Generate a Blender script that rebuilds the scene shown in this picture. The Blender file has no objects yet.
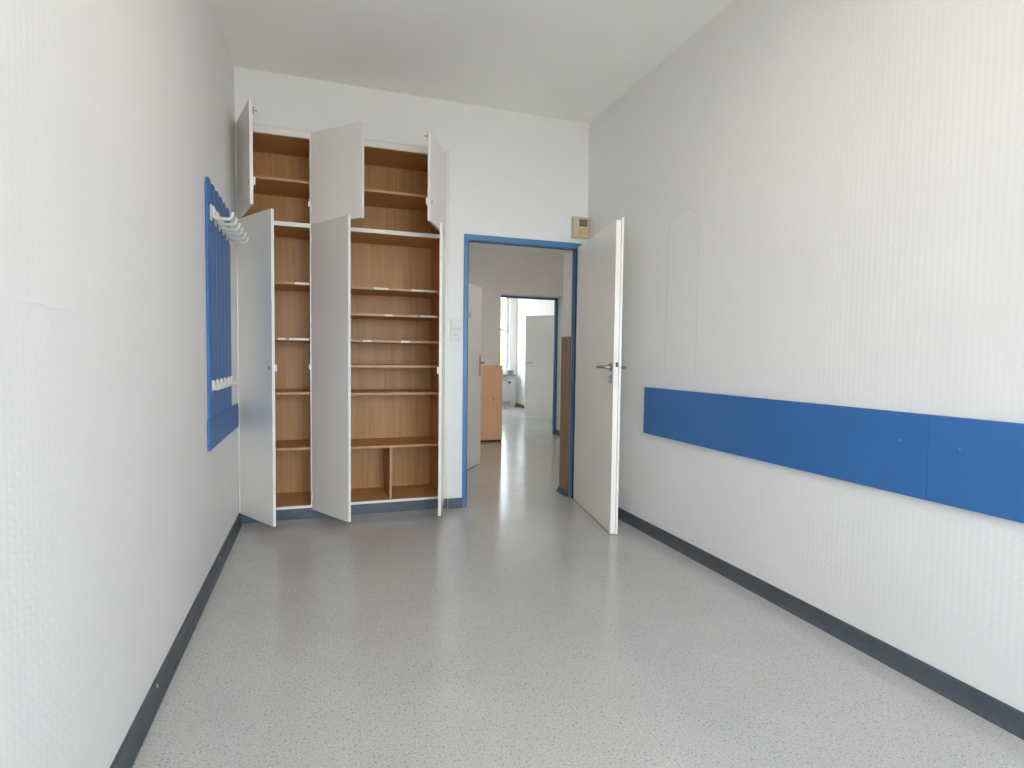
import bpy, bmesh, math, random
from mathutils import Matrix, Vector
random.seed(4)
S = bpy.context.scene
COL = S.collection
R = math.radians

# ------------------------------------------------------------------ camera
F_PX, YAW, PITCH, ROLL = 563.49, 0.33014, 0.04642, 0.01228
CAM = Vector((0.5151, -4.1424, 1.1409))
fwd = Vector((math.sin(YAW)*math.cos(PITCH), math.cos(YAW)*math.cos(PITCH), -math.sin(PITCH)))
rgt0 = Vector((math.cos(YAW), -math.sin(YAW), 0))
up0 = rgt0.cross(fwd)
rgt = math.cos(ROLL)*rgt0 + math.sin(ROLL)*up0
upv = -math.sin(ROLL)*rgt0 + math.cos(ROLL)*up0
cam_data = bpy.data.cameras.new('camera')
cam = bpy.data.objects.new('camera', cam_data)
COL.objects.link(cam)
cam_data.sensor_width = 36.0
cam_data.lens = F_PX/1024*36.0
cam_data.clip_start = 0.05
m = Matrix((rgt, upv, -fwd)).transposed().to_4x4()
m.translation = CAM
cam.matrix_world = m
S.camera = cam

# ------------------------------------------------------------------ world, daylight, exposure
W = bpy.data.worlds.new('overcast_sky')
S.world = W
W.use_nodes = True
bg = W.node_tree.nodes['Background']
bg.inputs['Color'].default_value = (0.73, 0.845, 1.0, 1)
bg.inputs['Strength'].default_value = 18.0
S.view_settings.view_transform = 'Standard'
S.view_settings.look = 'None'
S.view_settings.gamma = 1.0
S.view_settings.use_curve_mapping = False
S.view_settings.exposure = 0.06
S.cycles.use_denoising = True
S.cycles.max_bounces = 12
S.cycles.diffuse_bounces = 8
S.cycles.glossy_bounces = 4
S.cycles.transmission_bounces = 6
S.cycles.sample_clamp_indirect = 12.0

ROOM_W, ROOM_H, Y_FRONT = 2.5594, 3.010, -6.40
WIN = (0.14, 2.42, 0.45, 2.52)          # the room's own window, in the wall behind the camera
FWIN = (3.05, 4.74, 0.80, 2.66)         # window of the far room
FAR_Y = 8.40

def portal(name, loc, rot, sx, sy):
    l = bpy.data.lights.new(name, 'AREA')
    l.shape = 'RECTANGLE'; l.size = sx; l.size_y = sy
    l.cycles.is_portal = True
    o = bpy.data.objects.new(name, l); COL.objects.link(o)
    o.location = loc; o.rotation_euler = rot
portal('window_daylight_portal', ((WIN[0]+WIN[1])/2, Y_FRONT-0.16, (WIN[2]+WIN[3])/2), (R(90), 0, R(0)), WIN[1]-WIN[0], WIN[3]-WIN[2])
portal('far_window_daylight_portal', ((FWIN[0]+FWIN[1])/2, FAR_Y+0.16, (FWIN[2]+FWIN[3])/2), (R(-90), 0, 0), FWIN[1]-FWIN[0], FWIN[3]-FWIN[2])

# ------------------------------------------------------------------ materials
def mat(name, col, rough=0.5, spec=0.5, metal=0.0, coat=0.0):
    mm = bpy.data.materials.new(name); mm.use_nodes = True
    b = mm.node_tree.nodes['Principled BSDF']
    b.inputs['Base Color'].default_value = (*col, 1)
    b.inputs['Roughness'].default_value = rough
    b.inputs['Specular IOR Level'].default_value = spec
    b.inputs['Metallic'].default_value = metal
    b.inputs['Coat Weight'].default_value = coat
    return mm
def N(mm, t, **kw):
    n = mm.node_tree.nodes.new(t)
    for k, v in kw.items():
        if k in n.inputs: n.inputs[k].default_value = v
        else: setattr(n, k, v)
    return n
def L(mm, a, ao, b, bi): mm.node_tree.links.new(a.outputs[ao], b.inputs[bi])
def BS(mm): return mm.node_tree.nodes['Principled BSDF']
def ramp(mm, stops):
    r = N(mm, 'ShaderNodeValToRGB')
    e = r.color_ramp.elements
    while len(e) < len(stops): e.new(0.5)
    for i, (p, c) in enumerate(stops):
        e[i].position = p; e[i].color = (*c, 1)
    return r
def math_node(mm, op, a=None, b=None):
    n = N(mm, 'ShaderNodeMath', operation=op)
    for i, v in enumerate((a, b)):
        if v is None: continue
        if isinstance(v, (int, float)): n.inputs[i].default_value = v
        else: mm.node_tree.links.new(v, n.inputs[i])
    return n.outputs[0]

def plain(name, col, rough=0.5, spec=0.5, var=0.04, scale=6.0, bump=0.0, bscale=120.0, coat=0.0, metal=0.0):
    """painted surface: faint mottling and a little relief"""
    mm = mat(name, col, rough, spec, metal, coat)
    tc = N(mm, 'ShaderNodeTexCoord')
    nz = N(mm, 'ShaderNodeTexNoise', Scale=scale, Detail=4.0)
    L(mm, tc, 'Object', nz, 'Vector')
    lo = tuple(c*(1-var) for c in col); hi = tuple(min(1, c*(1+var)) for c in col)
    r = ramp(mm, [(0.3, lo), (0.7, hi)])
    L(mm, nz, 'Fac', r, 'Fac'); L(mm, r, 'Color', BS(mm), 'Base Color')
    if bump:
        n2 = N(mm, 'ShaderNodeTexNoise', Scale=bscale, Detail=2.0)
        L(mm, tc, 'Object', n2, 'Vector')
        bp = N(mm, 'ShaderNodeBump', Strength=bump, Distance=0.001)
        L(mm, n2, 'Fac', bp, 'Height'); L(mm, bp, 'Normal', BS(mm), 'Normal')
    return mm

def wallpaper(name, axis, col):
    """white painted wallpaper embossed with narrow wavy vertical ribs; axis = horizontal axis of the wall"""
    mm = mat(name, col, 0.55, 0.35)
    tc = N(mm, 'ShaderNodeTexCoord')
    sp = N(mm, 'ShaderNodeSeparateXYZ'); L(mm, tc, 'Object', sp, 'Vector')
    h = sp.outputs[axis]; z = sp.outputs['Z']
    wave = math_node(mm, 'MULTIPLY', math_node(mm, 'SINE', math_node(mm, 'MULTIPLY', z, 210.0)), 0.0025)
    hh = math_node(mm, 'ADD', h, wave)
    ribs = math_node(mm, 'SINE', math_node(mm, 'MULTIPLY', hh, 2*math.pi/0.024))
    zz = math_node(mm, 'SINE', math_node(mm, 'ADD', math_node(mm, 'MULTIPLY', z, 420.0), math_node(mm, 'MULTIPLY', h, 2*math.pi/0.048)))
    nz = N(mm, 'ShaderNodeTexNoise', Scale=90.0, Detail=2.0); L(mm, tc, 'Object', nz, 'Vector')
    tot = math_node(mm, 'ADD', math_node(mm, 'ADD', ribs, math_node(mm, 'MULTIPLY', zz, 0.25)), math_node(mm, 'MULTIPLY', nz.outputs['Fac'], 1.2))
    bp = N(mm, 'ShaderNodeBump', Strength=0.07, Distance=0.0018)
    mm.node_tree.links.new(tot, bp.inputs['Height']); L(mm, bp, 'Normal', BS(mm), 'Normal')
    n2 = N(mm, 'ShaderNodeTexNoise', Scale=1.7, Detail=5.0); L(mm, tc, 'Object', n2, 'Vector')
    r = ramp(mm, [(0.3, tuple(c*0.972 for c in col)), (0.7, col)])
    L(mm, n2, 'Fac', r, 'Fac'); L(mm, r, 'Color', BS(mm), 'Base Color')
    return mm

def wood(name, c0, c1, axis='Z', rough=0.45, scale=1.0):
    mm = mat(name, c1, rough, 0.4)
    tc = N(mm, 'ShaderNodeTexCoord')
    mp = N(mm, 'ShaderNodeMapping')
    sc = {'X': (1.2, 30, 30), 'Y': (30, 1.2, 30), 'Z': (30, 30, 1.2)}[axis]
    mp.inputs['Scale'].default_value = tuple(s*scale for s in sc)
    L(mm, tc, 'Object', mp, 'Vector')
    nz = N(mm, 'ShaderNodeTexNoise', Scale=1.5, Detail=6.0, Distortion=0.4); L(mm, mp, 'Vector', nz, 'Vector')
    r = ramp(mm, [(0.28, c0), (0.72, c1)])
    L(mm, nz, 'Fac', r, 'Fac'); L(mm, r, 'Color', BS(mm), 'Base Color')
    bp = N(mm, 'ShaderNodeBump', Strength=0.08, Distance=0.001); L(mm, nz, 'Fac', bp, 'Height'); L(mm, bp, 'Normal', BS(mm), 'Normal')
    return mm

def floor_mat():
    mm = mat('speckled_vinyl', (0.4, 0.38, 0.34), 0.24, 0.5)
    tc = N(mm, 'ShaderNodeTexCoord')
    n1 = N(mm, 'ShaderNodeTexNoise', Scale=2.2, Detail=6.0, Roughness=0.6); L(mm, tc, 'Object', n1, 'Vector')
    base = ramp(mm, [(0.2, (0.46, 0.45, 0.43)), (0.8, (0.52, 0.51, 0.49))])
    L(mm, n1, 'Fac', base, 'Fac')
    n2 = N(mm, 'ShaderNodeTexNoise', Scale=160.0, Detail=3.0); L(mm, tc, 'Object', n2, 'Vector')
    gr = ramp(mm, [(0.35, (0.84, 0.84, 0.84)), (0.65, (1.1, 1.1, 1.1))]); L(mm, n2, 'Fac', gr, 'Fac')
    mx = N(mm, 'ShaderNodeMix', data_type='RGBA', blend_type='MULTIPLY'); mx.inputs[0].default_value = 1.0
    mm.node_tree.links.new(base.outputs['Color'], mx.inputs[6]); mm.node_tree.links.new(gr.outputs['Color'], mx.inputs[7])
    cur = mx.outputs[2]
    for sc, rad, thr, col, off, amt in ((62, 0.17, 0.74, (0.14, 0.16, 0.20), 0, 0.55), (95, 0.21, 0.55, (0.27, 0.26, 0.24), 3.1, 0.35), (70, 0.20, 0.62, (0.62, 0.60, 0.55), 7.7, 0.35)):
        mp = N(mm, 'ShaderNodeMapping'); mp.inputs['Location'].default_value = (off, off, 0); L(mm, tc, 'Object', mp, 'Vector')
        dz = N(mm, 'ShaderNodeTexNoise', Scale=120.0); L(mm, mp, 'Vector', dz, 'Vector')
        ad = N(mm, 'ShaderNodeMix', data_type='RGBA'); ad.inputs[0].default_value = 0.006
        mm.node_tree.links.new(mp.outputs['Vector'], ad.inputs[6]); mm.node_tree.links.new(dz.outputs['Color'], ad.inputs[7])
        v = N(mm, 'ShaderNodeTexVoronoi', Scale=float(sc), voronoi_dimensions='2D')
        mm.node_tree.links.new(ad.outputs[2], v.inputs['Vector'])
        inside = math_node(mm, 'LESS_THAN', v.outputs['Distance'], rad)
        sep = N(mm, 'ShaderNodeSeparateColor'); L(mm, v, 'Color', sep, 'Color')
        pick = math_node(mm, 'GREATER_THAN', sep.outputs['Red'], thr)
        fac = math_node(mm, 'MULTIPLY', math_node(mm, 'MULTIPLY', inside, pick), amt)
        x = N(mm, 'ShaderNodeMix', data_type='RGBA'); x.inputs[7].default_value = (*col, 1)
        mm.node_tree.links.new(fac, x.inputs[0]); mm.node_tree.links.new(cur, x.inputs[6])
        cur = x.outputs[2]
    mm.node_tree.links.new(cur, BS(mm).inputs['Base Color'])
    n3 = N(mm, 'ShaderNodeTexNoise', Scale=3.0, Detail=5.0); L(mm, tc, 'Object', n3, 'Vector')
    rr = ramp(mm, [(0.2, (0.14,)*3), (0.8, (0.20,)*3)]); L(mm, n3, 'Fac', rr, 'Fac'); L(mm, rr, 'Color', BS(mm), 'Roughness')
    bp = N(mm, 'ShaderNodeBump', Strength=0.04, Distance=0.001); L(mm, n2, 'Fac', bp, 'Height'); L(mm, bp, 'Normal', BS(mm), 'Normal')
    return mm

WALLC = (0.815, 0.800, 0.782)
M = {
    'wall_x': wallpaper('embossed_wallpaper_x', 'X', WALLC),
    'wall_y': wallpaper('embossed_wallpaper_y', 'Y', WALLC),
    'plaster': plain('white_plaster', (0.88, 0.865, 0.84), 0.7, 0.3, 0.03, 2.0, 0.15, 60),
    'ceil': plain('ceiling_paint', (0.92, 0.905, 0.88), 0.85, 0.2, 0.03, 1.3, 0.1, 80),
    'floor': floor_mat(),
    'base': plain('grey_vinyl_skirting', (0.070, 0.082, 0.100), 0.38, 0.5, 0.12, 9.0, 0.1, 60),
    'blue': plain('blue_gloss_paint', (0.040, 0.150, 0.390), 0.42, 0.35, 0.05, 5.0, 0.06, 90),
    'blueframe': plain('blue_frame_paint', (0.075, 0.205, 0.420), 0.32, 0.5, 0.05, 5.0, 0.05, 90),
    'cream': plain('cream_lacquer', (0.84, 0.795, 0.73), 0.24, 0.5, 0.02, 3.0, 0.03, 40),
    'creamdoor': plain('cream_door_paint', (0.90, 0.87, 0.80), 0.24, 0.5, 0.02, 3.0, 0.05, 30),
    'halldoor': plain('hall_door_paint', (0.74, 0.71, 0.66), 0.3, 0.5, 0.02, 3.0),
    'white': plain('white_lacquer', (0.80, 0.79, 0.77), 0.3, 0.5, 0.02, 4.0),
    'oakx': wood('oak_veneer_shelf', (0.50, 0.25, 0.085), (0.64, 0.345, 0.13), 'X'),
    'oakz': wood('oak_veneer_panel', (0.49, 0.245, 0.082), (0.63, 0.335, 0.125), 'Z'),
    'edge': wood('oak_edge_band', (0.48, 0.25, 0.115), (0.60, 0.34, 0.165), 'X'),
    'beech': wood('beech_veneer', (0.84, 0.47, 0.255), (0.94, 0.575, 0.335), 'Z', 0.4, 0.6),
    'brown': wood('brown_wood_board', (0.21, 0.125, 0.075), (0.31, 0.195, 0.12), 'Z'),
    'steel': mat('brushed_steel', (0.30, 0.285, 0.26), 0.32, 0.5, 1.0),
    'dark': mat('dark_metal', (0.05, 0.05, 0.05), 0.45, 0.5),
    'ivory': plain('ivory_plastic', (0.68, 0.66, 0.58), 0.35, 0.5, 0.02, 10.0),
    'label': mat('paper_label', (0.78, 0.76, 0.74), 0.6),
    'beige': plain('aged_beige_plastic', (0.62, 0.50, 0.32), 0.45, 0.5, 0.04, 12.0),
    'amber': plain('amber_plastic', (0.60, 0.40, 0.17), 0.4, 0.5, 0.04, 12.0),
    'grille': plain('grey_brown_grille', (0.19, 0.16, 0.145), 0.6, 0.3, 0.05, 40.0),
    'switch': plain('switch_plastic', (0.74, 0.72, 0.68), 0.3, 0.5, 0.01, 10.0),
    'radiator': plain('radiator_enamel', (0.72, 0.72, 0.70), 0.3, 0.5, 0.02),
    'sill': plain('grey_stone_sill', (0.22, 0.22, 0.23), 0.35, 0.5, 0.15, 30.0),
    'leaf': plain('pale_foliage', (0.46, 0.50, 0.24), 0.6, 0.3, 0.4, 5.0),
    'ground': plain('courtyard_ground', (0.40, 0.31, 0.21), 0.9, 0.2, 0.25, 0.3),
    'facade': plain('pale_render_facade', (0.62, 0.58, 0.50), 0.9, 0.2, 0.05, 0.5),
    'seam_shade': mat('paper_seam_shade', (0.62, 0.605, 0.585), 0.8, 0.2),  # crease shade put into the colour
    'scuff': mat('dark_scuff', (0.16, 0.155, 0.15), 0.5),
}
gl = bpy.data.materials.new('window_glass'); gl.use_nodes = True
nt = gl.node_tree; nt.nodes.clear()
o_ = nt.nodes.new('ShaderNodeOutputMaterial'); mxs = nt.nodes.new('ShaderNodeMixShader'); tr = nt.nodes.new('ShaderNodeBsdfTransparent'); gg = nt.nodes.new('ShaderNodeBsdfGlossy')
gg.inputs['Roughness'].default_value = 0.02; mxs.inputs[0].default_value = 0.06; tr.inputs[0].default_value = (0.96, 0.97, 0.96, 1)
nt.links.new(tr.outputs[0], mxs.inputs[1]); nt.links.new(gg.outputs[0], mxs.inputs[2]); nt.links.new(mxs.outputs[0], o_.inputs[0])
M['glass'] = gl
def glow(name, col, strength):
    mm = mat(name, (0.8, 0.8, 0.8), 0.5)
    BS(mm).inputs['Emission Color'].default_value = (*col, 1)
    BS(mm).inputs['Emission Strength'].default_value = strength
    return mm
FILL_ROOM, FILL_HALL = 3.0, 10.0  # panel glow of the two added fill lights
M['glow_room'] = glow('fill_panel_room', (1.0, 0.92, 0.82), FILL_ROOM)
M['glow_hall'] = glow('fill_panel_hall', (1.0, 0.90, 0.78), FILL_HALL)

# ------------------------------------------------------------------ helpers
def box(bm, x0, x1, y0, y1, z0, z1):
    v = [bm.verts.new((x, y, z)) for x in (x0, x1) for y in (y0, y1) for z in (z0, z1)]
    for f in ((0, 1, 3, 2), (4, 6, 7, 5), (0, 4, 5, 1), (2, 3, 7, 6), (0, 2, 6, 4), (1, 5, 7, 3)):
        bm.faces.new([v[i] for i in f])
def prism(bm, pts, axis, a, b):
    """extrude a 2D outline along axis between a and b"""
    def P(p, t):
        return {'x': (t, p[0], p[1]), 'y': (p[0], t, p[1]), 'z': (p[0], p[1], t)}[axis]
    va = [bm.verts.new(P(p, a)) for p in pts]; vb = [bm.verts.new(P(p, b)) for p in pts]
    bm.faces.new(va); bm.faces.new(list(reversed(vb)))
    n = len(pts)
    for i in range(n):
        bm.faces.new((va[i], vb[i], vb[(i+1) % n], va[(i+1) % n]))
def tube(bm, pts, r, seg=10, cap=True):
    pts = [Vector(p) for p in pts]
    rings = []
    prev = None
    for i, p in enumerate(pts):
        d = (pts[min(i+1, len(pts)-1)] - pts[max(i-1, 0)]).normalized()
        if prev is None:
            a = d.orthogonal().normalized()
        else:
            a = (prev - d*prev.dot(d)).normalized()
        prev = a; b = d.cross(a)
        rr = r[i] if isinstance(r, (list, tuple)) else r
        rings.append([bm.verts.new(p + rr*(math.cos(t)*a + math.sin(t)*b)) for t in [2*math.pi*k/seg for k in range(seg)]])
    for q in range(len(rings)-1):
        for k in range(seg):
            bm.faces.new((rings[q][k], rings[q][(k+1) % seg], rings[q+1][(k+1) % seg], rings[q+1][k]))
    if cap:
        bm.faces.new(list(reversed(rings[0]))); bm.faces.new(rings[-1])
def disc(bm, c, axis, r, h, seg=20):
    c = Vector(c); d = {'x': Vector((1, 0, 0)), 'y': Vector((0, 1, 0)), 'z': Vector((0, 0, 1))}[axis]
    tube(bm, [c, c + d*h], r, seg)
def build(name, fn, material, parent=None, loc=None, rotz=0.0, bevel=0.0, smooth=False):
    bm = bmesh.new(); fn(bm)
    bmesh.ops.recalc_face_normals(bm, faces=bm.faces)
    if bevel:
        ed = [e for e in bm.edges if len(e.link_faces) == 2 and e.calc_face_angle(0) > 0.6]
        bmesh.ops.bevel(bm, geom=ed, offset=bevel, segments=2, affect='EDGES', profile=0.5)
    me = bpy.data.meshes.new(name); bm.to_mesh(me); bm.free()
    if smooth:
        for p in me.polygons: p.use_smooth = True
        me.set_sharp_from_angle(angle=R(40))
    me.materials.append(M[material])
    o = bpy.data.objects.new(name, me); COL.objects.link(o)
    if parent: o.parent = parent
    if loc: o.location = loc
    o.rotation_euler = (0, 0, rotz)
    return o
def bx(name, d, material, parent=None, bevel=0.0, **k):
    return build(name, lambda bm: box(bm, *d), material, parent, bevel=bevel, **k)
def empty(name, loc=(0, 0, 0), rotz=0.0, parent=None):
    o = bpy.data.objects.new(name, None); COL.objects.link(o)
    o.empty_display_size = 0.1
    o.location = loc; o.rotation_euler = (0, 0, rotz)
    if parent: o.parent = parent
    return o
def tag(o, label, cat, group=None, kind=None):
    o['label'] = label; o['category'] = cat
    if group: o['group'] = group
    if kind: o['kind'] = kind
    return o
def struct(name, boxes, material, label, cat):
    def fn(bm):
        for b in boxes: box(bm, *b)
    return tag(build(name, fn, material), label, cat, kind='structure')
def copy_part(o, parent, loc):
    c = o.copy(); COL.objects.link(c); c.parent = parent; c.location = loc
    return c

# ------------------------------------------------------------------ the setting
WT = 0.26                                    # thickness of the wall with the door
DX0, DX1, DTOP = 1.577, 2.462, 2.018         # clear door opening
NX1, NZ = 1.432, 2.664                       # niche that holds the cupboard
HX1, HY1 = 4.30, 3.40                        # hall: right wall, far wall (near face)
FY0 = 3.65                                   # far room starts behind a wall 0.25 m thick
OX0, OX1, OTOP = 2.925, 3.885, 2.035         # opening in the hall's far wall
FX0, FX1 = 1.45, 4.92
CH = ROOM_H

struct('floor', [(-1.2, 5.2, Y_FRONT-0.2, FAR_Y+0.2, -0.12, 0.0)], 'floor', 'beige-grey speckled vinyl floor running through the door into the hall', 'floor')
struct('ceiling', [(-1.2, 5.2, Y_FRONT-0.2, FAR_Y+0.2, CH, CH+0.12)], 'ceil', 'plain off-white ceiling', 'ceiling')
wl = struct('wall_left', [(-0.2, 0.0, Y_FRONT-0.2, 0.62, 0, CH)], 'wall_y', 'white wall with embossed wallpaper carrying the blue coat rack', 'wall')
wr = struct('wall_right', [(ROOM_W, ROOM_W+0.2, Y_FRONT-0.2, 0.0, 0, CH)], 'wall_y', 'white wall with ribbed embossed wallpaper behind the blue guard boards', 'wall')
struct('wall_back', [
    (0, NX1, 0.0, WT, NZ, CH), (NX1, DX0, 0, WT, 0, CH), (DX0, DX1+0.008, 0, WT, DTOP, CH), (DX1+0.008, HX1+0.2, 0, WT, 0, CH),
    (0, NX1, 0.47, 0.62, 0, CH), (0, NX1, WT, 0.47, NZ, CH), (NX1, NX1+0.07, WT, 0.62, 0, CH)],
    'wall_x', 'white end wall around the cupboard and the blue-framed door', 'wall')
struct('wall_front', [
    (0, WIN[0], Y_FRONT-0.2, Y_FRONT, 0, CH), (WIN[1], ROOM_W, Y_FRONT-0.2, Y_FRONT, 0, CH),
    (WIN[0], WIN[1], Y_FRONT-0.2, Y_FRONT, 0, WIN[2]), (WIN[0], WIN[1], Y_FRONT-0.2, Y_FRONT, WIN[3], CH)],
    'wall_x', 'white window wall behind the viewer', 'wall')
struct('wall_hall_left', [(FX0-0.1, FX0, 0.62, 0.94, 0, CH), (FX0-0.1, FX0, 1.86, FAR_Y, 0, CH), (FX0-0.1, FX0, 0.94, 1.86, 2.03, CH),
    (0.0, 0.1, 0.62, 2.6, 0, CH), (0.1, FX0-0.1, 2.5, 2.6, 0, CH)], 'plaster', 'plain wall on the left of the hall', 'wall')
struct('wall_hall_right', [(HX1, HX1+0.2, WT, HY1, 0, CH)], 'plaster', 'plain wall on the right of the hall', 'wall')
struct('wall_hall_far', [(FX0, OX0, HY1, FY0, 0, CH), (OX1, FX1+0.2, HY1, FY0, 0, CH), (OX0, OX1, HY1, FY0, OTOP, CH)], 'plaster', 'grey-white wall at the end of the hall above the far door opening', 'wall')
struct('wall_far_right', [(FX1, FX1+0.2, FY0, FAR_Y+0.2, 0, CH)], 'plaster', 'white side wall of the far bright room', 'wall')
struct('wall_far_window', [
    (FX0, FWIN[0], FAR_Y, FAR_Y+0.2, 0, CH), (FWIN[1], FX1, FAR_Y, FAR_Y+0.2, 0, CH),
    (FWIN[0], FWIN[1], FAR_Y, FAR_Y+0.2, 0, FWIN[2]), (FWIN[0], FWIN[1], FAR_Y, FAR_Y+0.2, FWIN[3], CH)], 'plaster', 'white window wall of the far room', 'wall')

# faint papered-over arched patch and small nail marks on the right wall
def arch(bm, seam_shade):
    y0, y1, z0, zs, zt = -1.425, -1.122, 1.03, 1.885, 2.035
    yc, hw = (y0+y1)/2, (y1-y0)/2
    pts = [(y0, z0), (y1, z0)]
    for k in range(17):
        a = math.pi*k/16
        pts.append((yc + hw*math.cos(a), zs + (zt-zs)*math.sin(a)**0.8))
    if seam_shade:
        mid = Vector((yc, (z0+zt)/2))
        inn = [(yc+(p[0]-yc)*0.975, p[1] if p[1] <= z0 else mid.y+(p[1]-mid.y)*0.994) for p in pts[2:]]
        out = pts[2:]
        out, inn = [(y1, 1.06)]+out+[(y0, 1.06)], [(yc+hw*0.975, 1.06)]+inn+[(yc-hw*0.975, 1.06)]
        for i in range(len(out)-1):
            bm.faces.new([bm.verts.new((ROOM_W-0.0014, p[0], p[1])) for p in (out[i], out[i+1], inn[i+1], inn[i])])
    else:
        prism(bm, pts, 'x', ROOM_W-0.0010, ROOM_W+0.003)
build('wallpaper_crease', lambda bm: tube(bm, [(0.0, -2.90, 1.232), (0.0, -2.80, 1.234), (0.0, -2.71, 1.230), (0.0, -2.60, 1.233)], [0.0006, 0.0018, 0.0018, 0.0005], 8), 'wall_y', wl)
build('wallpaper_patch', lambda bm: arch(bm, False), 'wall_y', wr)
build('patch_seam_shade', lambda bm: arch(bm, True), 'seam_shade', wr)  # crease shadow round the patch, painted as a thin darker strip
for y, z in ((-1.275, 2.075), (-1.92, 1.845)):
    build('nail_mark', lambda bm: disc(bm, (ROOM_W-0.003, y, z), 'x', 0.004, 0.006, 10), 'label', wr)

# skirting: coved vinyl profile with a toe
def skirt_profile(t=0.024, h=0.072):
    return [(0, 0), (t, 0), (t, 0.006), (t*0.62, 0.012), (t*0.42, 0.024), (t*0.36, 0.045), (t*0.34, h-0.006), (t*0.2, h), (0, h)]
def skirt(name, kind, fixed, a, b, sgn, label, parent=None, h=0.072):
    pr_ = skirt_profile(h=h)
    def fn(bm):
        if kind == 'x':     # wall plane x = fixed, runs along y
            prism(bm, [(fixed + sgn*p, q) for p, q in pr_], 'y', a, b)
        else:
            prism(bm, [(fixed + sgn*p, q) for p, q in pr_], 'x', a, b)
    return tag(build(name, fn, 'base', parent), label, 'baseboard', kind='structure')
bl = skirt('baseboard_left', 'x', 0.0, Y_FRONT, 0.0, 1, 'dark grey vinyl skirting along the left wall')
skirt('baseboard_right', 'x', ROOM_W, Y_FRONT, 0.0, -1, 'dark grey vinyl skirting along the right wall')
skirt('baseboard_back', 'y', 0.0, NX1+0.002, 1.541, -1, 'short piece of grey skirting between cupboard and door frame')
skirt('baseboard_reveal', 'x', DX1+0.008, 0.075, WT+0.024, -1, 'dark skirting in the door reveal below the brown board', h=0.044)
skirt('baseboard_hall', 'x', OX1, HY1-0.024, FY0-0.03, -1, 'dark skirting beside the far door opening')
for y, z in ((-2.066, 0.052), (-0.84, 0.055)):
    build('paint_chip', lambda bm: disc(bm, (0.0075, y, z), 'x', 0.0055, 0.003, 10), 'label', bl)
bx('baseboard_far', (FX1-0.02, FX1, 5.75, FAR_Y, 0, 0.075), 'brown', bevel=0.003)
tag(bpy.data.objects['baseboard_far'], 'brown wooden skirting beyond the far white door leaf', 'baseboard', kind='structure')

# windows (room window behind the viewer, far-room window)
def window(name, x0, x1, z0, z1, y, label, mulls, transom):
    w = empty(name, (x0, y, z0)); tag(w, label, 'window', kind='structure')
    a, h = x1-x0, z1-z0
    def fr(bm):
        t = 0.07
        box(bm, 0, t, -.03, .04, 0, h); box(bm, a-t, a, -.03, .04, 0, h); box(bm, t, a-t, -.03, .04, 0, t); box(bm, t, a-t, -.03, .04, h-t, h)
    build('window_frame', fr, 'white', w, bevel=0.004)
    edges = [0.07] + [v for mm_ in mulls for v in (mm_-0.045, mm_+0.045)] + [a-0.07]
    for mm_ in mulls: bx('mullion', (mm_-0.045, mm_+0.045, -.025, .035, 0.07, h-0.07), 'white', w, 0.004)
    for i in range(0, len(edges), 2):
        bx('transom', (edges[i], edges[i+1], -.022, .032, transom-0.035, transom+0.035), 'white', w, 0.004)
        for q0, q1 in ((0.07, transom-0.035), (transom+0.035, h-0.07)):
            bx('pane', (edges[i], edges[i+1], 0.0, 0.006, q0, q1), 'glass', w)
    return w
window('window_1', WIN[0], WIN[1], WIN[2], WIN[3], Y_FRONT-0.10, 'white framed window behind the viewer', [0.76, 1.52], 1.55)
window('window_2', FWIN[0], FWIN[1], FWIN[2], FWIN[3], FAR_Y+0.10, 'bright white window seen far away through both doors', [0.5, 1.12], 1.0)

# fill lights added out of view on the ceilings of the room and the hall
def ceiling_fill(x, y, m_, label, along_y):
    e = empty('ceiling_fill', (x, y, CH), R(90) if along_y else 0.0); tag(e, label, 'fill light')
    bx('housing', (-0.62, 0.62, -0.16, 0.16, -0.07, -0.0005), 'white', e, 0.004)  # box of the added fill light
    bx('added_fill_panel', (-0.60, 0.60, -0.14, 0.14, -0.074, -0.0702), m_, e)
ceiling_fill(1.28, -2.75, 'glow_room', 'unseen fill light added in a white box on the ceiling above the viewer', True)
ld = bpy.data.lights.new('room_fill_light', 'AREA'); ld.shape = 'RECTANGLE'; ld.size = 0.26; ld.size_y = 1.18  # main output of the fill light added to the room
ld.energy = 8.0; ld.color = (1.0, 0.85, 0.68); ld.spread = R(165)
lo_ = bpy.data.objects.new('room_fill_light', ld); COL.objects.link(lo_); lo_.location = (1.28, -2.75, CH-0.080)
ceiling_fill(2.9, 0.95, 'glow_hall', 'unseen fill light added in a white box on the hall ceiling', False)

# ------------------------------------------------------------------ the door with its blue steel frame
d1 = empty('door_1', (0, 0, 0))
tag(d1, 'cream door standing open in a blue steel frame', 'door', kind='structure')
FO0, FO1, FT = 1.541, 2.503, 2.060
def jamb(bm, xo, xi, s):
    box(bm, min(xo, xi), max(xo, xi), -0.012, 0.004, 0, FT if True else 0)
    box(bm, min(xi, xi-s*0.006), max(xi, xi-s*0.006), -0.012, 0.060, 0, DTOP)      # lining
    box(bm, min(xi, xi+s*0.004), max(xi, xi+s*0.004), 0.034, 0.060, 0, DTOP-0.004)   # stop
build('frame_jamb', lambda bm: jamb(bm, FO0, DX0, 1), 'blueframe', d1, bevel=0.0015)
build('frame_jamb', lambda bm: jamb(bm, FO1, DX1, -1), 'blueframe', d1, bevel=0.0015)
def head(bm):
    box(bm, DX0, DX1, -0.012, 0.004, DTOP, FT)
    box(bm, DX0, DX1, -0.012, 0.060, DTOP-0.002, DTOP+0.004)
    box(bm, DX0, DX1, 0.034, 0.060, DTOP-0.005, DTOP)
build('frame_head', head, 'blueframe', d1, bevel=0.0015)
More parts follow.
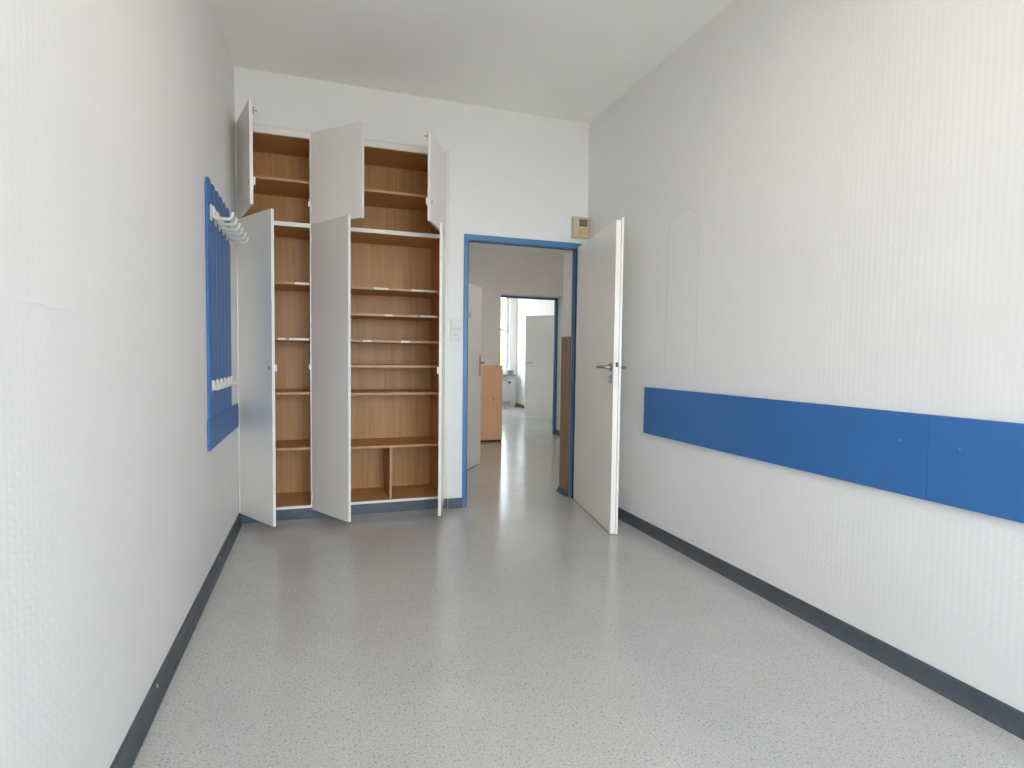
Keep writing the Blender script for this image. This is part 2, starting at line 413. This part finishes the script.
def seal(bm):
    box(bm, DX0, DX0+0.0035, 0.028, 0.034, 0, DTOP-0.004); box(bm, DX1-0.0035, DX1, 0.028, 0.034, 0, DTOP-0.004)
    box(bm, DX0+0.0035, DX1-0.0035, 0.028, 0.034, DTOP-0.006, DTOP-0.002)
build('rubber_seal', seal, 'dark', d1)
fh = build('hinge_plate', lambda bm: (box(bm, DX0+0.002, DX0+0.036, 0.080, 0.086, 1.445, 1.482), tube(bm, [(DX0+0.036, 0.083, 1.442), (DX0+0.036, 0.083, 1.485)], 0.005)), 'steel', d1)

def lever(bm, cx, cz, y, s, direction, length=0.125):
    """door lever on the face at y, standing out in direction s (+1/-1), lever pointing along direction in x"""
    tube(bm, [(cx, y, cz), (cx, y+s*0.042, cz), (cx+direction*0.008, y+s*0.052, cz), (cx+direction*0.022, y+s*0.054, cz), (cx+direction*length, y+s*0.054, cz)], 0.0095, 12)
LW, LT = 0.945, 0.045
leaf = build('door_leaf', lambda bm: (box(bm, -LW, 0, -0.018, -0.004, 0.006, 2.036), box(bm, -LW+0.014, -0.014, -0.004, 0.028, 0.006, 2.022)),
             'creamdoor', d1, loc=(2.492, -0.022, 0), rotz=R(79.9), bevel=0.0012)
HX, HZ = -LW+0.062, 1.088
for s, y in ((1, 0.028), (-1, -0.018)):
    build('rose', lambda bm: disc(bm, (HX, y, HZ), 'y', 0.026, s*0.008), 'steel', leaf, smooth=True)
    build('lever_handle', lambda bm: lever(bm, HX, HZ, y, s, 1), 'steel', leaf, smooth=True)
    build('key_rose', lambda bm: (disc(bm, (HX, y, HZ-0.078), 'y', 0.026, s*0.008), box(bm, HX-0.005, HX+0.005, y+s*0.008-0.001, y+s*0.016, HZ-0.094, HZ-0.062)), 'steel', leaf, smooth=True)
build('latch_bolt', lambda bm: box(bm, -LW+0.002, -LW+0.0145, 0.002, 0.014, HZ+0.002, HZ+0.032), 'dark', leaf)
bx('lock_plate', (-LW+0.0125, -LW+0.0143, 0.0, 0.021, HZ-0.15, HZ+0.08), 'white', leaf)
for z in (0.25, 1.78):
    build('hinge', lambda bm: tube(bm, [(-0.002, -0.024, z), (-0.002, -0.024, z+0.09)], 0.007), 'steel', leaf, smooth=True)

# brown board on the door reveal
rb = bx('wall_board', (DX1-0.004, DX1+0.0075, 0.078, WT-0.008, 0.046, 1.322), 'brown', bevel=0.002)
tag(rb, 'tall brown wooden board fixed to the right reveal of the doorway', 'board')

# ------------------------------------------------------------------ built-in cupboard
cup = empty('cupboard', (0, 0, 0))
tag(cup, 'tall built-in cupboard with open cream doors and oak shelves', 'cupboard')
D, T = 0.43, 0.018
XL, XD0, XD1, XR = 0.030, 0.458, 0.478, 1.372          # stile, divider, right stile
ZB, ZM0, ZM1, ZT = 0.094, 2.012, 2.040, 2.610
bx('stile', (0.001, XL, -0.004, 0.022, 0.075, 2.661), 'cream', cup, 0.0015)
bx('stile', (XR, 1.420, -0.004, 0.022, 0.075, 2.661), 'cream', cup, 0.0015)
bx('cover_strip', (1.418, 1.431, -0.010, 0.012, 0.075, 2.663), 'cream', cup, 0.0015)
bx('divider_edge', (XD0, XD1, -0.004, 0.010, 0.075, 2.612), 'cream', cup, 0.001)
bx('top_rail', (XL, XR, -0.004, 0.020, ZT, 2.655), 'cream', cup, 0.0015)
bx('cover_strip', (0.001, 1.418, -0.012, 0.012, 2.653, 2.6635), 'cream', cup, 0.001)
for a, b in ((XL, XD0), (XD1, XR)):
    bx('middle_rail', (a, b, -0.003, 0.020, ZM0, ZM1), 'cream', cup, 0.001)
    bx('bottom_rail', (a, b, -0.003, 0.012, 0.076, ZB), 'cream', cup, 0.001)
bx('plinth', (0.001, 1.431, 0.002, 0.02, 0, 0.076), 'base', cup)
bx('side_panel', (0.002, 0.020, 0.022, D, 0.078, 2.64), 'oakz', cup)
bx('side_panel', (XR+0.004, XR+0.022, 0.022, D, 0.078, 2.64), 'oakz', cup)
bx('divider', (XD0+0.001, XD1-0.001, 0.010, D, 0.078, 2.63), 'oakz', cup)
bx('back_panel', (0.004, XD0+0.01, D, D+0.012, 0.078, 2.64), 'oakz', cup)
bx('back_panel', (XD0+0.01, XR+0.02, D, D+0.012, 0.078, 2.64), 'oakz', cup)
bx('top_panel', (0.02, XR+0.004, 0.02, D, 2.622, 2.64), 'oakx', cup)
BAYS = ((0.0205, XD0+0.0005), (XD1-0.0005, XR+0.0035))
for bi, zs in ((0, (0.489, 0.876, 1.251, 1.634, 2.326)), (1, (0.480, 0.868, 1.068, 1.249, 1.438, 1.626, 2.316))):
    a, b = BAYS[bi]
    bx('base_shelf', (a, b, 0.012, D, 0.078, 0.094), 'oakx', cup, 0.001)
    bx('dividing_shelf', (a, b, 0.020, D, ZM0+0.004, ZM1-0.004), 'oakx', cup, 0.001)
    for z in zs:
        s = bx('shelf', (a, b, 0.032, D, z-0.009, z+0.009), 'oakx', cup, 0.001)
        bx('edge_band', (a, b, 0.028, 0.0318, z-0.009, z+0.009), 'edge', s)
        lab = {(1, 1.626): ((0.888, 0.995), (1.16, 1.335)), (1, 1.438): ((0.965, 1.022), (1.225, 1.34)), (1, 1.249): ((0.815, 0.872), (1.082, 1.148)),
               (0, 1.634): ((0.36, 0.452),), (0, 1.251): ((0.25, 0.30), (0.32, 0.45))}.get((bi, z), ())
        for q0, q1 in lab:
            bx('shelf_label', (q0, q1, 0.0268, 0.0279, z-0.0065, z+0.0075), 'label', s)
bx('upright_divider', (1.003, 1.021, 0.034, D-0.02, 0.0945, 0.4705), 'oakz', cup, 0.001)
bx('edge_band', (1.003, 1.021, 0.030, 0.0338, 0.0945, 0.4705), 'edge', cup)
build('cable', lambda bm: tube(bm, [(0.975, 0.26, 0.4705), (0.982, 0.255, 0.34), (0.994, 0.25, 0.097)], 0.0022, 6), 'dark', cup, smooth=True)
build('strike_plate', lambda bm: box(bm, XD0-0.010, XD0, -0.004, 0.014, 1.045, 1.078), 'white', cup)
build('strike_plate', lambda bm: box(bm, XD0-0.010, XD0, -0.004, 0.014, 2.158, 2.19), 'white', cup)
build('strike_plate', lambda bm: box(bm, XR-0.012, XR, 0.0, 0.014, 1.035, 1.065), 'white', cup)

def cup_door(hx, s, w, z0, z1, ang, lock_z, catches):
    """hinge at hx; s=+1 opens from a left hinge, s=-1 from a right hinge"""
    def xx(a, b): return (min(s*a, s*b), max(s*a, s*b))
    o = build('door', lambda bm: box(bm, *xx(0.0, w), -0.019, 0.0, z0, z1), 'cream', cup, loc=(hx, -0.0055, 0), rotz=-s*R(ang), bevel=0.0012)
    if lock_z is not None:
        lx = s*(w-0.038)
        build('keyhole_plate', lambda bm: prism(bm, [(lx-0.005, lock_z-0.013), (lx+0.005, lock_z-0.013), (lx+0.006, lock_z), (lx+0.005, lock_z+0.013), (lx-0.005, lock_z+0.013), (lx-0.006, lock_z)], 'y', -0.0205, -0.0185), 'dark', o)
        build('lock_case', lambda bm: box(bm, *xx(w-0.055, w-0.002), 0.0, 0.013, lock_z-0.022, lock_z+0.022), 'white', o, bevel=0.002)
        build('lock_bolt', lambda bm: box(bm, *xx(w-0.004, w+0.006), 0.002, 0.011, lock_z-0.012, lock_z+0.012), 'white', o, bevel=0.001)
    for cz in catches:
        build('catch_bolt', lambda bm: (box(bm, *xx(w-0.018, w-0.004), 0.0, 0.006, cz-0.02, cz+0.02), tube(bm, [(s*(w-0.010), 0.006, cz), (s*(w-0.010), 0.028, cz+0.003)], 0.0035, 8)), 'steel', o)
    for hz in (z0+0.09, z1-0.09):
        build('hinge', lambda bm: tube(bm, [(s*0.002, -0.0215, hz-0.025), (s*0.002, -0.0215, hz+0.025)], 0.004, 8), 'cream', o, smooth=True)
    return o
cup_door(0.028, 1, 0.44, 0.072, 2.028, 58.5, 1.06, ())
cup_door(0.028, 1, 0.44, 2.034, 2.650, 74.0, 2.175, (2.585,))
cup_door(0.482, 1, 0.445, 0.066, 2.030, 59.5, None, ())
cup_door(0.482, 1, 0.445, 2.036, 2.646, 45.0, None, ())
cup_door(1.385, -1, 0.445, 0.070, 2.026, 75.0, 1.05, ())
cup_door(1.385, -1, 0.445, 2.034, 2.620, 64.5, 2.165, (2.585,))

# ------------------------------------------------------------------ blue coat rack on the left wall
rack = empty('coat_rack', (0, 0, 0))
tag(rack, 'blue coat rack of upright boards with ivory hooks on the left wall', 'coat rack')
NB, Y0, Y1 = 6, -1.085, -0.350
bw = (Y1-Y0)/NB
def rboard(bm):
    h = bw/2-0.004
    pts = [(-h, 0.822), (h, 0.822), (h, 1.966)]
    for k in range(1, 10):
        a = math.pi*k/10
        pts.append((h*math.cos(a), 1.966 + 0.033*math.sin(a)))
    pts.append((-h, 1.966))
    prism(bm, pts, 'x', 0.001, 0.0125)
bx('rack_batten', (0.0005, 0.003, Y0+0.01, Y1-0.01, 0.83, 1.90), 'blue', rack)
b0 = build('rack_board', rboard, 'blue', rack, loc=(0, Y0+bw/2, 0), bevel=0.0025)
def hook_long(bm):
    prism(bm, [(-0.013, -0.034), (-0.008, -0.040), (0.008, -0.040), (0.013, -0.034), (0.013, 0.03), (0.008, 0.038), (-0.008, 0.038), (-0.013, 0.03)], 'x', 0.013, 0.020)
    tube(bm, [(0.020, 0, 0.030), (0.026, 0, 0.016), (0.026, 0, -0.006), (0.030, 0, -0.022), (0.042, 0, -0.029), (0.094, 0, -0.027), (0.104, 0, -0.021), (0.109, 0, -0.008), (0.110, 0, 0.008)],
         [0.008, 0.009, 0.009, 0.0095, 0.009, 0.0085, 0.0085, 0.009, 0.0095], 10)
def hook_short(bm):
    prism(bm, [(-0.011, -0.026), (0.011, -0.026), (0.011, 0.026), (-0.011, 0.026)], 'x', 0.013, 0.020)
    tube(bm, [(0.019, 0, 0.022), (0.022, 0, -0.008), (0.028, 0, -0.018), (0.040, 0, -0.018), (0.047, 0, -0.010), (0.048, 0, 0.004)], [0.007, 0.007, 0.007, 0.007, 0.0075, 0.008], 8)
hl = build('coat_hook', hook_long, 'ivory', rack, loc=(0, Y0+bw/2+0.02, 1.838), smooth=True)
hs = build('short_hook', hook_short, 'ivory', rack, loc=(0, Y0+bw/2+0.01, 0.985), smooth=True)
for k in range(1, NB):
    copy_part(b0, rack, (0, Y0+bw*(k+0.5), 0))
    copy_part(hl, rack, (0, Y0+bw*(k+0.5)+0.02, 1.838))
    copy_part(hs, rack, (0, Y0+bw*(k+0.5)+0.01, 0.985))
bx('bottom_board', (0.001, 0.014, -1.100, -0.075, 0.670, 0.8215), 'blue', rack, 0.0015)

# ------------------------------------------------------------------ blue guard boards on the right wall
def guard(y0, y1, screws, label):
    g = empty('guard_board', (ROOM_W, (y0+y1)/2, 0.657)); tag(g, label, 'wall board', 'blue guard boards on the right wall')
    yc = (y0+y1)/2
    bx('board', (-0.021, -0.0005, y0-yc, y1-yc, 0, 0.302), 'blue', g, 0.0015)
    for y, z in screws:
        build('screw_cap', lambda bm: tube(bm, [(-0.0205, y-yc, z-0.657), (-0.023, y-yc, z-0.657), (-0.0245, y-yc, z-0.657)], [0.009, 0.008, 0.004], 12), 'blue', g, smooth=True)
guard(-2.7545, -0.922, ((-1.831, 0.861), (-2.652, 0.856)), 'long blue painted guard board nearer the door on the right wall')
guard(-4.60, -2.7557, ((-2.855, 0.853), (-4.40, 0.855)), 'blue painted guard board running out of the right edge of view')

# ------------------------------------------------------------------ small fittings on the end wall
ib = empty('wall_intercom', (2.487, 0, 2.182)); tag(ib, 'beige wall intercom box with grey grille above the door corner', 'intercom')
bx('housing', (-0.070, 0.068, -0.042, -0.0005, -0.082, 0.082), 'beige', ib, 0.006)
gr_ = build('speaker_grille', lambda bm: box(bm, -0.020, 0.050, -0.045, -0.041, 0.005, 0.062), 'grille', ib, bevel=0.0015)
def slots(bm):
    for k in range(6): box(bm, -0.016, 0.046, -0.0465, -0.0448, 0.011+k*0.0085, 0.0145+k*0.0085)
build('grille_slats', slots, 'grille', gr_)
bx('front_panel', (-0.028, 0.056, -0.044, -0.041, -0.058, -0.008), 'amber', ib, 0.001)
bx('call_bar', (0.0, 0.046, -0.047, -0.0438, -0.03, -0.020), 'beige', ib, 0.001)
bx('back_plate', (-0.078, 0.078, -0.008, -0.0004, -0.090, 0.090), 'switch', ib, 0.002)
sw = empty('light_switch', (1.483, 0, 1.388)); tag(sw, 'white light switch directly above the socket beside the door frame', 'light switch')
bx('plate', (-0.040, 0.040, -0.009, -0.0005, -0.036, 0.034), 'switch', sw, 0.003)
bx('rocker', (-0.026, 0.030, -0.014, -0.009, -0.028, 0.024), 'switch', sw, 0.002)
so = empty('wall_socket', (1.483, 0, 1.306)); tag(so, 'white wall socket below the light switch beside the door frame', 'socket')
def sock(bm):
    box(bm, -0.040, 0.040, -0.009, -0.0005, -0.042, 0.042)
build('plate', sock, 'switch', so, bevel=0.003)
build('socket_ring', lambda bm: tube(bm, [(0, -0.009, 0.0), (0, -0.013, 0.0)], [0.026, 0.024], 20), 'switch', so, smooth=True)
for dx in (-0.0095, 0.0095):
    build('socket_hole', lambda bm: disc(bm, (dx, -0.0131, 0), 'y', 0.0032, -0.0006, 8), 'dark', so)

# ------------------------------------------------------------------ hall: open door, beech cabinet, scuff marks
d2 = empty('door_2', (0, 0, 0)); tag(d2, 'cream door leaf standing open in the hall before the beech cabinet', 'door', kind='structure')
ang = math.atan2(0.26, 0.20)
l2 = build('door_leaf', lambda bm: box(bm, 0, 0.86, -0.02, 0.02, 0.008, 1.875), 'halldoor', d2, loc=(2.130-0.86*math.cos(ang), 1.645-0.86*math.sin(ang), 0), rotz=ang, bevel=0.0015)
for s, y in ((-1, -0.02), (1, 0.02)):
    build('handle_plate', lambda bm: box(bm, 0.795, 0.825, min(y, y+s*0.007), max(y, y+s*0.007), 0.945, 1.165), 'steel', l2, bevel=0.002)
    build('lever_handle', lambda bm: lever(bm, 0.81, 1.085, y, s, -1, 0.11), 'steel', l2, smooth=True)
def fr2(bm):
    for y0, y1 in ((0.90, 0.95), (1.85, 1.90)): box(bm, FX0-0.11, FX0+0.012, y0, y1, 0, 2.07)
    box(bm, FX0-0.11, FX0+0.012, 0.95, 1.85, 2.02, 2.07)
build('door_frame', fr2, 'blueframe', d2, bevel=0.002)

bc = empty('beech_cabinet', (2.64, 3.11, 0)); tag(bc, 'waist-high beech cabinet standing at the end of the hall', 'cabinet')
CW = 0.225
bx('body', (-CW, CW, 0.018, 0.285, 0.025, 1.015), 'beech', bc, 0.001)
bx('top', (-CW-0.003, CW+0.006, -0.004, 0.287, 1.015, 1.040), 'beech', bc, 0.002)
bx('base', (-CW+0.004, CW-0.004, 0.012, 0.28, 0.0, 0.025), 'dark', bc)
for z0, z1 in ((0.028, 0.608), (0.612, 1.012)):
    dd = bx('door', (-CW, CW, 0.0, 0.0175, z0, z1), 'beech', bc, 0.001)
    if z0 < 0.5: build('handle', lambda bm: tube(bm, [(0.095, 0.0, 0.597), (0.095, -0.018, 0.595), (0.10, -0.022, 0.582), (0.10, -0.02, 0.565)], 0.006, 8), 'steel', dd, smooth=True)
    else: build('lock', lambda bm: disc(bm, (0.072, -0.004, 0.628), 'y', 0.008, 0.005, 12), 'steel', dd, smooth=True)

def scuff(bm):
    def strip(pts, w):
        n = len(pts); va = []; vb = []
        for i, p in enumerate(pts):
            ww = w*(0.3 + math.sin(math.pi*(i+0.5)/n))
            va.append(bm.verts.new((p[0], p[1]-ww, 0.0006))); vb.append(bm.verts.new((p[0], p[1]+ww, 0.0006)))
        for i in range(n-1): bm.faces.new((va[i], va[i+1], vb[i+1], vb[i]))
    strip([(1.965, 0.30), (1.985, 0.335), (2.00, 0.37), (2.02, 0.42)], 0.010)
    strip([(2.03, 0.35), (2.07, 0.362), (2.12, 0.372), (2.15, 0.39)], 0.008)
    strip([(2.25, 1.02), (2.32, 1.05), (2.41, 1.05), (2.50, 1.06)], 0.008)
sc_ = build('floor_scuff', scuff, 'scuff', bpy.data.objects['floor'])

# far opening: blue frame
d3 = empty('door_3', (0, 0, 0)); tag(d3, 'thin blue door frame of the far opening at the end of the hall', 'door', kind='structure')
bx('frame_jamb', (OX0+0.001, OX0+0.045, FY0-0.03, FY0+0.01, 0, 2.02), 'blueframe', d3, 0.002)
bx('frame_jamb', (OX1-0.045, OX1-0.001, FY0-0.03, FY0+0.01, 0, 2.02), 'blueframe', d3, 0.002)
bx('frame_head', (OX0+0.001, OX1-0.001, FY0-0.03, FY0+0.01, 2.005, OTOP-0.001), 'blueframe', d3, 0.002)

# far room: white door leaf, radiator, sill, ornaments
d4 = empty('door_4', (0, 0, 0)); tag(d4, 'pale door leaf ajar in the bright far room', 'door', kind='structure')
hp = Vector((4.915, 5.60)); fe = Vector((4.295, 6.10)); dv = fe-hp; a4 = math.atan2(dv.y, dv.x); w4 = dv.length
l4 = build('door_leaf', lambda bm: box(bm, 0, w4, -0.02, 0.02, 0.01, 1.955), 'creamdoor', d4, loc=(hp.x, hp.y, 0), rotz=a4, bevel=0.002)
for s, y in ((-1, -0.02), (1, 0.02)):
    build('lever_handle', lambda bm: lever(bm, w4-0.06, 1.05, y, s, -1, 0.11), 'steel', l4, smooth=True)
rad = empty('radiator', (4.20, FAR_Y-0.06, 0.12)); tag(rad, 'white panel radiator under the far window', 'radiator')
bx('panel', (-0.6, 0.535, -0.045, 0.0, 0, 0.50), 'radiator', rad, 0.006)
def ribs(bm):
    for k in range(22): box(bm, -0.58+k*0.05, -0.555+k*0.05, -0.052, -0.0445, 0.03, 0.47)
build('ribs', ribs, 'radiator', rad)
build('valve', lambda bm: (tube(bm, [(0.50, -0.05, 0.45), (0.50, -0.13, 0.45)], [0.02, 0.026], 12)), 'dark', rad, smooth=True)
build('pipe', lambda bm: tube(bm, [(0.548, -0.02, 0.45), (0.548, -0.02, -0.12)], 0.01, 8), 'radiator', rad, smooth=True)
sl = bx('window_sill', (FWIN[0]-0.08, FWIN[1]+0.09, FAR_Y-0.24, FAR_Y+0.04, 0.72, 0.755), 'sill', bevel=0.004)
tag(sl, 'grey stone sill below the far window', 'window sill', kind='structure')
bk = empty('sill_box', (4.72, FAR_Y-0.13, 0.755)); tag(bk, 'small dark box on the right end of the far window sill', 'box')
bx('body', (-0.07, 0.07, -0.05, 0.05, 0.0, 0.075), 'sill', bk, 0.004); bx('lid', (-0.073, 0.073, -0.053, 0.053, 0.075, 0.09), 'dark', bk, 0.003)

# ------------------------------------------------------------------ outdoors, seen only as a sliver through the far window
gd = struct('ground', [(-60, 60, -60, 60, -4.2, -4.0)], 'ground', 'ground outside the building', 'ground')
def crown(bm):
    bmesh.ops.create_icosphere(bm, subdivisions=4, radius=1.0)
    for v in bm.verts:
        p = v.co.copy()
        k = 1 + 0.16*math.sin(7*p.x+1)*math.sin(6*p.y)+0.12*math.sin(15*p.z+3*p.x) + random.uniform(-0.07, 0.07)
        v.co = Vector((p.x*3.0, p.y*3.0, p.z*2.6))*k
tr_ = empty('tree', (9.0, 22.0, -4.0)); tag(tr_, 'pale green tree outside the far window', 'tree')
build('crown', crown, 'leaf', tr_, loc=(0, 0, 5.0))
build('trunk', lambda bm: tube(bm, [(0, 0, 0), (0.05, 0, 1.5), (0, 0.05, 3.4)], [0.28, 0.22, 0.16], 10), 'brown', tr_, smooth=True)
